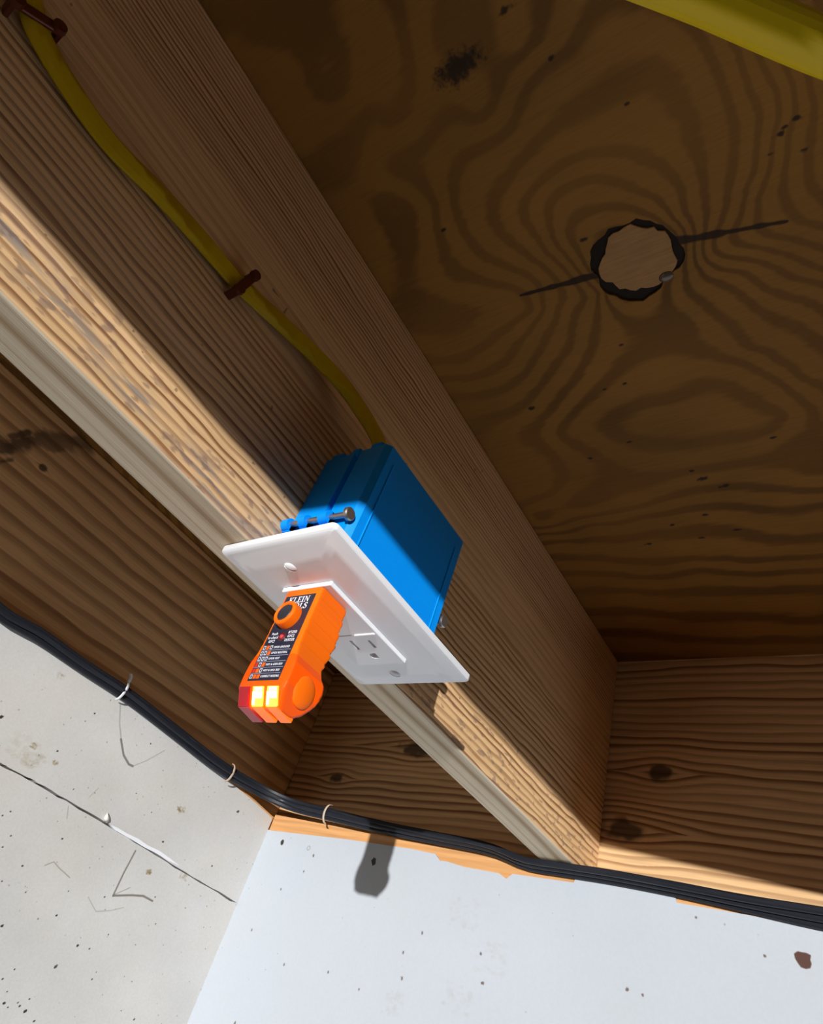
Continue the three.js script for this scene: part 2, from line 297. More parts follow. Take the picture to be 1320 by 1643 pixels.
const plugC = hit(1020, 417, 'y', YT);
const blob = (r, amp, sd, n = 40) => Array.from({ length: n }, (_, i) => { const a = i / n * Math.PI * 2, q = r * (1 + amp * noise(Math.cos(a) * 2.2 + sd, Math.sin(a) * 2.2) + amp * 0.6 * noise(Math.cos(a) * 7 + sd, Math.sin(a) * 7)); return new THREE.Vector2(plugC.x + q * Math.cos(a) * 1.04, plugC.z + q * Math.sin(a)); });
{
  const s = new THREE.Shape([[-0.62, -0.45], [XMAX + 0.1, -0.45], [XMAX + 0.1, ZMAX + 0.1], [-0.62, ZMAX + 0.1]].map(([a, b]) => new THREE.Vector2(a, b)));
  s.holes.push(new THREE.Path(blob(0.0240, 0.10, 3)));
  const g = new THREE.ExtrudeGeometry(s, { depth: 0.003, bevelEnabled: false }).rotateX(Math.PI / 2).translate(0, YT + 0.003, 0);  // (x, y) -> (x, 0, y), depth downwards
  setUV(g, (x, y, z) => [(x + 0.03) / 0.43, (z + 0.42) / 0.80]);
  const ceiling = struct(mesh('ceiling', g, M.ply), 'plywood deck with wavy rings seen between the joists');
  mesh('core_layer', box(-0.62, XMAX + 0.1, YT + 0.003, YT + 0.02, -0.45, ZMAX + 0.1), mat(0.30, 0.16, 0.06, 0.95), ceiling);
  const bs = new THREE.Shape(blob(0.0246, 0.10, 3)); bs.holes.push(new THREE.Path(blob(0.0186, 0.11, 8)));
  mesh('bark_ring', new THREE.ExtrudeGeometry(bs, { depth: 0.0014, bevelEnabled: false }).rotateX(Math.PI / 2).translate(0, YT + 0.0030, 0), mat(0.020, 0.012, 0.008, 0.95), ceiling).userData.label = 'black ragged bark around the knot patch';
  const pg = new THREE.ExtrudeGeometry(new THREE.Shape(blob(0.0192, 0.11, 8)), { depth: 0.0022, bevelEnabled: true, bevelSize: 0.0005, bevelThickness: 0.0004, bevelSegments: 2 }).rotateX(Math.PI / 2).translate(0, YT + 0.0030, 0);
  const plugTex = paint(256, 256, (u, v) => { const f = fbm(u * 5, v * 60, 4), b = fbm(u * 4, v * 4, 3); return [0.44 * (1 + 0.16 * f + 0.2 * b), 0.235 * (1 + 0.18 * f + 0.2 * b), 0.085 * (1 + 0.2 * f + 0.2 * b), 0.5 + f * 0.4]; });
  setUV(pg, (x, y, z) => [(x - plugC.x) / 0.06 + 0.5, (z - plugC.z) / 0.06 + 0.5]);
  const plug = mesh('knot_plug', pg, woodMat(plugTex, 0.0002), ceiling); plug.userData.label = 'pale round knot patch with a black ragged rim';
  const rp = hit(1069, 446, 'y', YT - 0.001), res = new THREE.SphereGeometry(0.0045, 16, 12).scale(1, 0.35, 0.75).translate(rp.x, YT + 0.0006, rp.z);
  mesh('resin_drop', res, mat(0.13, 0.09, 0.05, 0.3, { clearcoat: 0.4 }), ceiling).userData.label = 'glossy drop of resin';
}

// ---------------------------------------------------------------- walls and floor
function canvasTex(w, h, draw) {
  const c = document.createElement('canvas'); c.width = w; c.height = h; draw(c.getContext('2d'), w, h);
  const t = new THREE.CanvasTexture(c); t.colorSpace = THREE.SRGBColorSpace; t.wrapS = t.wrapT = THREE.MirroredRepeatWrapping; return t;
}
function speck(c, x, y, r, col, stretch = 1.5, ang = 0) {
  c.fillStyle = col; c.beginPath(); const n = 12;
  for (let i = 0; i < n; i++) { const a = i / n * 6.283, q = r * (0.75 + 0.5 * rnd()), X = Math.cos(a) * q * stretch, Y = Math.sin(a) * q; c.lineTo(x + X * Math.cos(ang) - Y * Math.sin(ang), y + X * Math.sin(ang) + Y * Math.cos(ang)); }
  c.closePath(); c.fill();
}
function mottled(c, w, h, base, amp) {                               // faint uneven paint
  const id = c.createImageData(w, h), d = id.data;
  for (let j = 0; j < h; j++) for (let i = 0; i < w; i++) {
    const k = (j * w + i) * 4, f = 1 + amp * fbm(i / 190, j / 190, 4) + amp * 0.35 * noise(i / 3, j / 3), y = amp * 0.5 * fbm(i / 120 + 50, j / 120, 3);
    d[k] = clamp(base[0] * f, 0, 255); d[k + 1] = clamp(base[1] * (f - y * 0.3), 0, 255); d[k + 2] = clamp(base[2] * (f - y), 0, 255); d[k + 3] = 255;
  }
  c.putImageData(id, 0, 0);
}
// left wall sheet: u runs with -z over 0.5 m from z = 0.08, v with y over 0.36 m from y = -0.29
const LU = (z) => (0.08 - z) / 0.5, LVv = (y) => (y + 0.29) / 0.36;
const leftTex = canvasTex(1500, 1080, (c, w, h) => {
  mottled(c, w, h, [200, 199, 196], 0.05);
  const q6 = (a, b) => { const q = hit(a / 2.3709, 950 + b / 2.3709, 'x', XL); return [LU(q.z) * w, (1 - LVv(q.y)) * h]; };
  for (const [a, b, r, al] of [[130, 640, 26, 0.16], [690, 822, 14, 0.5], [565, 1065, 9, 0.6], [90, 600, 40, 0.08], [700, 1080, 14, 0.25], [130, 585, 8, 0.4], [210, 650, 7, 0.4], [230, 320, 10, 0.15]]) { const [x, y] = q6(a, b); for (let i = 0; i < 26; i++) speck(c, x + (rnd() - 0.5) * r * 2, y + (rnd() - 0.5) * r * 1.4, 1 + rnd() * r * 0.22, `rgba(118,98,62,${al * 0.5})`); }
  for (const [a, b, r] of [[4, 475, 7.5], [360, 462, 4], [218, 605, 4], [573, 577, 3.6], [905, 835, 8], [620, 950, 5], [806, 1042, 4], [8, 1270, 5], [295, 1345, 6], [340, 1357, 3.5], [212, 1425, 7], [350, 1473, 3.5], [55, 1435, 3], [10, 1472, 3.5], [95, 1595, 6], [75, 1575, 4], [15, 1565, 5], [30, 1580, 3], [112, 1548, 3], [27, 1520, 2.5], [68, 1562, 3], [130, 1632, 4], [510, 1625, 4], [85, 1042, 4], [237, 938, 3.6], [42, 927, 3], [592, 1262, 2.6], [705, 1202, 2.6], [280, 750, 2.6], [518, 766, 2.6], [576, 838, 2.6], [10, 970, 3], [40, 835, 3], [10, 850, 3], [260, 1138, 2.5], [412, 1303, 2.5], [775, 1275, 2], [20, 663, 4], [8, 1100, 3], [590, 1160, 3], [98, 1142, 2.5], [398, 1160, 3.5], [145, 1243, 2.5], [215, 1230, 4]]) {
    const [x, y] = q6(a, b); speck(c, x, y, r * 0.5, r > 6 && a > 200 ? 'rgba(66,62,50,0.92)' : 'rgba(38,36,33,0.95)', 1.5, -1.0 + rnd() * 0.6);
  }
  for (let i = 0; i < 420; i++) speck(c, rnd() * w, rnd() * h, 0.5 + rnd() * 1.1, `rgba(70,64,52,${0.25 + 0.4 * rnd()})`, 1.4, rnd() * 3);
  const line = (l, wd, col) => { c.strokeStyle = col; c.lineWidth = wd; c.lineCap = 'round'; c.lineJoin = 'round'; c.beginPath(); l.forEach(([a, b], i) => { const [x, y] = q6(a, b); i ? c.lineTo(x, y) : c.moveTo(x, y); }); c.stroke(); };
  line([[458, 430], [455, 500], [462, 570]], 4, 'rgba(120,124,122,0.45)'); line([[460, 560], [470, 620], [490, 655], [505, 662]], 6, 'rgba(96,98,90,0.75)'); line([[505, 662], [560, 640], [625, 603]], 2.5, 'rgba(120,126,124,0.5)');
  line([[515, 985], [470, 1070], [430, 1155]], 5, 'rgba(112,104,92,0.8)'); line([[430, 1155], [500, 1153], [545, 1156], [580, 1175]], 5, 'rgba(108,100,88,0.8)'); line([[432, 1152], [495, 1124]], 2, 'rgba(120,112,100,0.6)');
  line([[170, 1040], [205, 1026], [225, 1050], [250, 1072], [265, 1086]], 2.5, 'rgba(130,122,108,0.6)'); line([[335, 1160], [365, 1215], [420, 1212], [470, 1200]], 2, 'rgba(134,126,112,0.5)'); line([[260, 815], [255, 860]], 3, 'rgba(134,126,112,0.4)'); line([[340, 780], [375, 745]], 2, 'rgba(134,126,112,0.5)');
});
const backTex = canvasTex(1600, 800, (c, w, h) => {                    // u with x over 0.8 m from -0.42, v with y over 0.4 m from -0.36
  mottled(c, w, h, [180, 187, 195], 0.022);
  const px = (X, Y) => { const q = hit(X, Y, 'z', ZW); return [(q.x + 0.42) / 0.8 * w, (1 - (q.y + 0.36) / 0.4) * h]; };
  const q7 = (a, b) => px(300 + a / 2.538, 1150 + b / 2.538), q8 = (a, b) => px(760 + a / 2.357, 980 + b / 2.357);
  for (const [a, b, r] of [[388, 512, 5], [760, 590, 5.5], [515, 565, 2.4], [382, 702, 2], [263, 868, 2], [957, 880, 2], [880, 960, 2], [875, 1065, 2.2], [575, 1040, 2], [475, 630, 1.8], [395, 1010, 2], [700, 1110, 1.6], [195, 1248, 2.5], [1195, 965, 2], [1205, 1085, 2]]) { const [x, y] = q7(a, b); speck(c, x, y, r, r > 4 ? 'rgba(40,34,26,0.95)' : 'rgba(92,84,78,0.8)', 1.3, 1.2); }
  { const [x, y] = q7(495, 535); c.strokeStyle = 'rgba(120,116,110,0.8)'; c.lineWidth = 1.4; c.beginPath(); c.arc(x, y, 4, 0, 6.3); c.stroke(); }
  for (const [a, b, r] of [[1247, 1318, 9], [580, 1432, 2.4], [638, 1453, 1.8], [1100, 1305, 1.8], [30, 1408, 1.8], [840, 1160, 1.6]]) { const [x, y] = q8(a, b); speck(c, x, y, r, r > 6 ? 'rgba(74,44,34,0.96)' : 'rgba(90,74,70,0.85)', 1.05, 0.4); }
  for (const [a, b, r] of [[1130, 800, 30], [1100, 1150, 24], [840, 1170, 20], [1240, 980, 26]]) { const [x, y] = q7(a, b); for (let i = 0; i < 40; i++) speck(c, x + (rnd() - 0.5) * r * 2, y + (rnd() - 0.5) * r * 1.6, 1 + rnd() * 3, 'rgba(150,150,140,0.08)'); }
  for (let i = 0; i < 140; i++) speck(c, rnd() * w, rnd() * h, 0.4 + rnd() * 0.8, `rgba(110,100,92,${0.2 + 0.4 * rnd()})`, 1.3, rnd() * 3);
});
const leftMat = new THREE.MeshStandardMaterial({ map: leftTex, roughness: 0.75 }), backMat = new THREE.MeshStandardMaterial({ map: backTex, roughness: 0.65 });
const T = 0.028;
function leftPanel(poly, x = XL, t = T) {                               // poly in (z, y), z falling
  const g = new THREE.ExtrudeGeometry(new THREE.Shape(poly.map(([z, y]) => new THREE.Vector2(-z, y))), { depth: t, bevelEnabled: false });
  const m = new THREE.Matrix4().set(0, 0, 1, x - t, 0, 1, 0, 0, -1, 0, 0, 0, 0, 0, 0, 1); g.applyMatrix4(m); g.computeVertexNormals();
  return setUV(g, (a, y, z) => [LU(z), LVv(y)]);
}
function backPanel(poly, z = ZW, t = T) { const g = new THREE.ExtrudeGeometry(new THREE.Shape(poly.map(([x, y]) => new THREE.Vector2(x, y))), { depth: t, bevelEnabled: false }).translate(0, 0, z - t); return setUV(g, (x, y) => [(x + 0.42) / 0.8, (y + 0.36) / 0.4]); }
const yz = (l) => l.map(([a, b]) => { const q = hit(a, b, 'x', XL); return [q.z, q.y]; }), xy = (l) => l.map(([a, b]) => { const q = hit(a, b, 'z', ZW); return [q.x, q.y]; });
const leftTop = yz([[0, 990], [60, 1024], [130, 1072], [200, 1118], [280, 1180], [360, 1247], [410, 1288], [436, 1312]]);
const seam = yz([[0, 1225], [60, 1257], [170, 1321], [280, 1390], [378, 1449]]), seamW = 0.0016;
const ragged = (l, off, sd) => { const o = []; for (let i = 0; i < l.length - 1; i++) for (let k = 0; k < 10; k++) { const f = k / 10; o.push([l[i][0] + (l[i + 1][0] - l[i][0]) * f, l[i][1] + (l[i + 1][1] - l[i][1]) * f + off + 0.0006 * noise((i * 10 + k) * 0.7, sd)]); } o.push([l[l.length - 1][0], l[l.length - 1][1] + off]); return o; };
{
  const wl = struct(group('wall_left'), 'cream wall of two speckled boards with a dark joint between them');
  mesh('backing', box(XL - T - 0.06, XL - T - 0.0015, FLOOR, YB - 0.003, ZW - 0.05, ZMAX), mat(0.48, 0.38, 0.26, 0.9), wl);
  const top = [[ZMAX, 0.045], [0.3, 0.045], ...leftTop, [ZW, leftTop[7][1] - 0.002]];
  mesh('wall_panel', leftPanel([...top, [ZW, seam[4][1] + seamW - 0.0008], ...ragged(seam, seamW / 2, 4).reverse(), [ZMAX, -0.05]]), leftMat, wl);
  mesh('wall_panel', leftPanel([[ZMAX, -0.05 - seamW], ...ragged(seam, -seamW / 2, 12), [ZW, seam[4][1] - seamW], [ZW, FLOOR], [ZMAX, FLOOR]]), leftMat, wl);
  const fil = yz([[176, 1323], [188, 1328], [203, 1337], [222, 1346], [236, 1356], [255, 1365], [272, 1377], [288, 1389], [270, 1381], [248, 1368], [232, 1360], [214, 1349], [198, 1340], [184, 1332]]);
  mesh('joint_filler', leftPanel(fil, XL + 0.0008, 0.004), mat(0.82, 0.84, 0.88, 0.5), wl).userData.label = 'bright white filler smeared in the joint';
  const cp = hit(170, 1312, 'x', XL); mesh('plaster_chip', new THREE.TetrahedronGeometry(0.0036, 1).scale(0.5, 1.3, 0.75).rotateX(0.5).translate(XL + 0.0015, cp.y, cp.z), mat(0.8, 0.77, 0.7, 0.8), wl).userData.label = 'chip of plaster on the joint';
}
const whiteTop = xy([[440, 1333], [500, 1340], [560, 1347], [600, 1353], [660, 1362], [698, 1370], [706, 1381], [716, 1382], [745, 1391], [800, 1401], [812, 1410], [822, 1402], [850, 1406], [920, 1416], [926, 1402], [1000, 1417], [1070, 1433], [1083, 1437], [1085, 1448], [1200, 1468], [1320, 1490]]).map(([x, y]) => [x, x > -0.05 && x < 0.02 ? Math.min(y, 0.0150) : y]);
{
  const wb = struct(group('wall_back'), 'white painted wall whose ragged top edge bares an orange strip');
  mesh('wall_panel', backPanel([[XL - 0.01, FLOOR], [XMAX, FLOOR], [XMAX, -0.02], [0.4, -0.002], ...whiteTop.slice().reverse(), [XL - 0.01, whiteTop[0][1]]]), backMat, wb);
  mesh('backing', box(XL - 0.05, XMAX, FLOOR, YB - 0.034, ZW - T - 0.06, ZW - T - 0.002), mat(0.48, 0.38, 0.26, 0.9), wb);
  const st = boardTex(512, 64, 0.5, 0.05, 150, [0.66, 0.34, 0.13], [0.56, 0.27, 0.095], [], 31);
  const sg = setUV(backPanel([[XL, -0.05], [0.6, -0.05], [0.6, 0.003], [0.16, 0.0085], [0, YB - 0.0006], [-0.045, YB - 0.0006], [-0.12, 0.0175], [XL, 0.0262]], ZW - 0.0018, T - 0.004), (x, y) => [x * 2, y * 20]);
  struct(mesh('trim_1', sg, woodMat(st, 0.0001)), 'bare orange wooden strip along the top of the white wall');
  const sl = leftTop.map(([z, y]) => [z, y + 0.0022]);
  const tl = setUV(leftPanel([[0.3, 0.0472], ...sl, [ZW - 0.002, sl[7][1]], [ZW - 0.002, 0.0], [0.3, 0.0]], XL - 0.0012, 0.0085), (x, y, z) => [z * 2, y * 20]);
  struct(mesh('trim_2', tl, woodMat(st, 0.0001)), 'thin tan edge strip above the cream wall');
}
const plain = mat(0.45, 0.38, 0.29, 0.8), concrete = mat(0.26, 0.20, 0.14, 0.9);
struct(mesh('floor', box(-0.6, XMAX + 0.1, FLOOR - 0.12, FLOOR, -0.45, ZMAX + 0.1), concrete), 'plain brown earth floor');
struct(mesh('wall_right', box(XMAX, XMAX + 0.1, FLOOR, YT, -0.45, ZMAX + 0.1), plain), 'plain tan side wall');
{
  const wf = struct(group('wall_front'), 'front wall with a wide unglazed opening above a sill added to cut bounce light');
  mesh('pier', box(-0.5, 0.45, FLOOR, YT, ZMAX, ZMAX + 0.1), plain, wf); mesh('pier', box(2.42, XMAX + 0.1, FLOOR, YT, ZMAX, ZMAX + 0.1), plain, wf); mesh('header', box(0.45, 2.42, YB + 0.01, YT, ZMAX, ZMAX + 0.1), plain, wf); mesh('added_shade_sill', box(0.45, 2.42, FLOOR, -1.0, ZMAX, ZMAX + 0.1), plain, wf);  // unseen sill added to shade the lower walls and cut bounce light
}

// ---------------------------------------------------------------- blue box on the joist
const BL = mat(0.0, 0.29, 0.92, 0.42, { specularIntensity: 0.4 });
const steel = mat(0.42, 0.39, 0.37, 0.35, { metalness: 0.9 });
{
  const b = tag(group('electrical_box', 0.023, YB, -0.011), 'blue plastic nail-on electrical box fixed to the side of the joist', 'electrical box');
  const X0 = 0.0006 - 0.023, X1 = 0.0455 - 0.023, Z0 = 0.030 + 0.011, Z1 = -0.0535 + 0.011, HT = 0.0893 - YB;
  // footprint with an upright groove in each end
  const gx = 0.0235 - 0.023, gw = 0.0024, gd = 0.0045;
  const foot = [[X0, Z1], [gx - gw, Z1], [gx - gw * 0.4, Z1 + gd], [gx + gw * 0.4, Z1 + gd], [gx + gw, Z1], [X1 - 0.003, Z1], [X1, Z1 + 0.003], [X1, Z0 - 0.003], [X1 - 0.003, Z0], [gx + gw, Z0], [gx + gw * 0.4, Z0 - gd], [gx - gw * 0.4, Z0 - gd], [gx - gw, Z0], [X0, Z0]];
  const g = new THREE.ExtrudeGeometry(new THREE.Shape(foot.map(([a, z]) => new THREE.Vector2(a, -z))), { depth: HT - 0.0014, bevelEnabled: true, bevelSize: 0.0006, bevelThickness: 0.0007, bevelSegments: 2, bevelOffset: -0.0006 }).rotateX(-Math.PI / 2).translate(0, 0.0007, 0);
  mesh('body', toCreasedNormals(g, 0.6), BL, b);
  for (const z of [Z0 - 0.0085, Z1 + 0.0085]) mesh('rib', rbox(X1 - 0.0004, X1 + 0.0005, 0.0006, HT - 0.009, z - 0.0005, z + 0.0005, 0.0004, 1), BL, b);
  mesh('front_flange', rbox(X1 - 0.0004, X1 + 0.0006, 0.0004, 0.004, Z1 + 0.002, Z0 - 0.002, 0.0004, 1), BL, b);
  // clamp bumps that stand up from the back of the box
  for (const [a, w] of [[0.006, 0.0045], [0.0195, 0.003], [0.034, 0.004]]) mesh('cable_clamp', rbox(X0 + a - w, X0 + a + w, HT - 0.002, HT + 0.0045, Z0 - 0.010, Z0 - 0.0005, 0.0015, 3), BL, b);
  // nail carriers on both ends, nail through each
  for (const s of [1, -1]) {
    const z = s > 0 ? Z0 + 0.0030 : Z1 - 0.0024, yN = s > 0 ? 0.0195 : 0.021;
    for (const [a, w, r] of [[0.0022, 0.0024, 0.0034], [0.0145, 0.0022, 0.0034], [0.029, 0.0028, 0.0036]]) {
      const c = merge([cylX(r, X0 + a - w, X0 + a + w, yN + 0.0012 * (1 - a / 0.03), z, 16), box(X0 + a - w, X0 + a + w, yN - r * 0.9, yN + r, Math.min(z, z - s * 0.0045), Math.max(z, z - s * 0.0045))]);
      mesh('nail_carrier', c, BL, b);
    }
    const tilt = 0.05; const nail = merge([cylX(0.0015, X0 - 0.02, X1 - 0.0012, 0, 0, 16), cylX(0.0034, X1 - 0.0018, X1 - 0.0004, 0, 0, 24), new THREE.CylinderGeometry(0.0028, 0.0034, 0.0005, 24).rotateZ(-Math.PI / 2).translate(X1 - 0.00015, 0, 0)]).rotateZ(-tilt).translate(0, yN + 0.0006, z);
    const nm = mesh('nail', nail, steel, b); nm.userData.label = 'grey steel nail';
  }
}

// ---------------------------------------------------------------- white cover plate, receptacle
const WHITE = mat(0.86, 0.875, 0.91, 0.32, { clearcoat: 0.15, clearcoatRoughness: 0.3 });
const PX = 0.0180, PZ = -0.0159;
function rrect(hx, hz, r, n = 5) {
  const o = []; for (const [sx, sz, a0] of [[1, 1, 0], [-1, 1, 1], [-1, -1, 2], [1, -1, 3]]) for (let k = 0; k <= n; k++) { const a = (a0 + k / n) * Math.PI / 2; o.push([sx * (hx - r) + r * Math.cos(a), sz * (hz - r) + r * Math.sin(a)]); } return o;
}
function loftRings(rings, closeEnds = true) {                       // rings of equal length: arrays of Vector3
  const n = rings[0].length, pos = [], idx = []; for (const r of rings) for (const p of r) pos.push(p.x, p.y, p.z);
  for (let i = 0; i < rings.length - 1; i++) for (let k = 0; k < n; k++) { const q = i * n + k, s = i * n + (k + 1) % n; idx.push(q, s, q + n, s, s + n, q + n); }
  if (closeEnds) for (const e of [0, rings.length - 1]) { const c = V(0, 0, 0); rings[e].forEach((p) => c.add(p)); c.multiplyScalar(1 / n); const ci = pos.length / 3; pos.push(c.x, c.y, c.z); for (let k = 0; k < n; k++) { const q = e * n + k, s = e * n + (k + 1) % n; e ? idx.push(q, s, ci) : idx.push(s, q, ci); } }
  const g = new THREE.BufferGeometry(); g.setAttribute('position', new THREE.Float32BufferAttribute(pos, 3)); g.setIndex(idx); return g;
}
const evaluator = new Evaluator(); evaluator.attributes = ['position', 'normal']; evaluator.useGroups = false;
function cut(g, tools) {
  let a = new Brush(clean(g.index ? g : g)); a.geometry.deleteAttribute('uv'); a.updateMatrixWorld();
  for (const t of tools) { t.deleteAttribute('uv'); const b = new Brush(t); b.updateMatrixWorld(); a = evaluator.evaluate(a, b, SUBTRACTION); }
  const q = a.geometry; setUV(q, () => [0, 0]); return q;
}
{
  const yBack = 0.0152, yRim = 0.0127, yFlat = 0.0085;
  const p = tag(group('cover_plate', PX, yBack, PZ), 'white rectangular cover plate facing down under the blue box', 'cover plate');
  const dy = yRim - yBack, fl = yFlat - yBack;
  const prof = [[0.0, 0, 0.0028], [0.0, dy, 0.0028], [0.0004, dy - 0.0006, 0.0028], [0.0012, dy - 0.0011, 0.003], [0.003, dy - 0.0019, 0.004], [0.0055, dy - 0.0027, 0.005], [0.0085, dy - 0.0034, 0.005], [0.0118, dy - 0.0039, 0.005], [0.0150, fl, 0.004], [0.0178, fl, 0.004], [0.0214, fl, 0.002], [0.0214, 0, 0.002]];
  const prof2 = prof.map(([i, y, r], k) => rrect(0.0381 - (k >= 10 ? 0.0214 : i), 0.0622 - (k >= 10 ? 0.0286 : i), r).map(([x, z]) => V(x, y, z)));
  const g = loftRings([...prof2, prof2[0]].map((r) => r.slice().reverse()), false);
  mesh('plate', toCreasedNormals(g, 0.5), WHITE, p);
  for (const z of [0.0462, -0.0462]) {
    const head = new THREE.LatheGeometry([[0.00001, 0.0012], [0.0015, 0.0011], [0.0027, 0.0006], [0.0033, 0], [0.0033, -0.001], [0.00001, -0.001]].map(([a, b]) => new THREE.Vector2(a, b)).reverse(), 28).rotateX(Math.PI).translate(0, yFlat - yBack, z);
    const slot = new THREE.BoxGeometry(0.008, 0.0018, 0.0010).rotateY(z > 0 ? 0.9 : 0.75).translate(0, yFlat - yBack - 0.0010, z);
    mesh('screw', cut(mergeVertices(head), [slot]), WHITE, p).userData.label = 'slotted white screw head';
  }
}
{
  const yF = 0.0062, r = tag(group('receptacle', PX, 0.0152, PZ), 'white duplex receptacle with slots, set in the cover plate', 'outlet');
  const body = rbox(-0.0164, 0.0164, yF - 0.0152, 0.0, -0.0333, 0.0333, 0.0006, 2);
  const tools = [];
  for (const oz of [0.0205, -0.0145]) {
    tools.push(box(-0.0052, -0.0034, -0.02, -0.0045, oz - 0.0042, oz + 0.0042), box(0.0064, 0.0082, -0.02, -0.0045, oz - 0.0033, oz + 0.0033));
    tools.push(merge([new THREE.CylinderGeometry(0.0024, 0.0024, 0.01, 20).scale(1, 1, 1).translate(0.0012, -0.0095, oz - 0.0105)]));
    tools.push(box(0.0012, 0.0036, -0.0145, -0.0045, oz - 0.0129, oz - 0.0081));
  }
  mesh('body', cut(mergeVertices(body), tools), WHITE, r);
  mesh('divider', rbox(0.002, 0.0152, yF - 0.0152 - 0.0008, yF - 0.0152 + 0.001, -0.0066, -0.0054, 0.0004, 1), WHITE, r);
  mesh('test_seam', rbox(-0.0150, 0.0012, yF - 0.0152 - 0.0002, yF - 0.0152 + 0.001, -0.0063, -0.0057, 0.0002, 1), mat(0.42, 0.41, 0.42, 0.5), r);
}

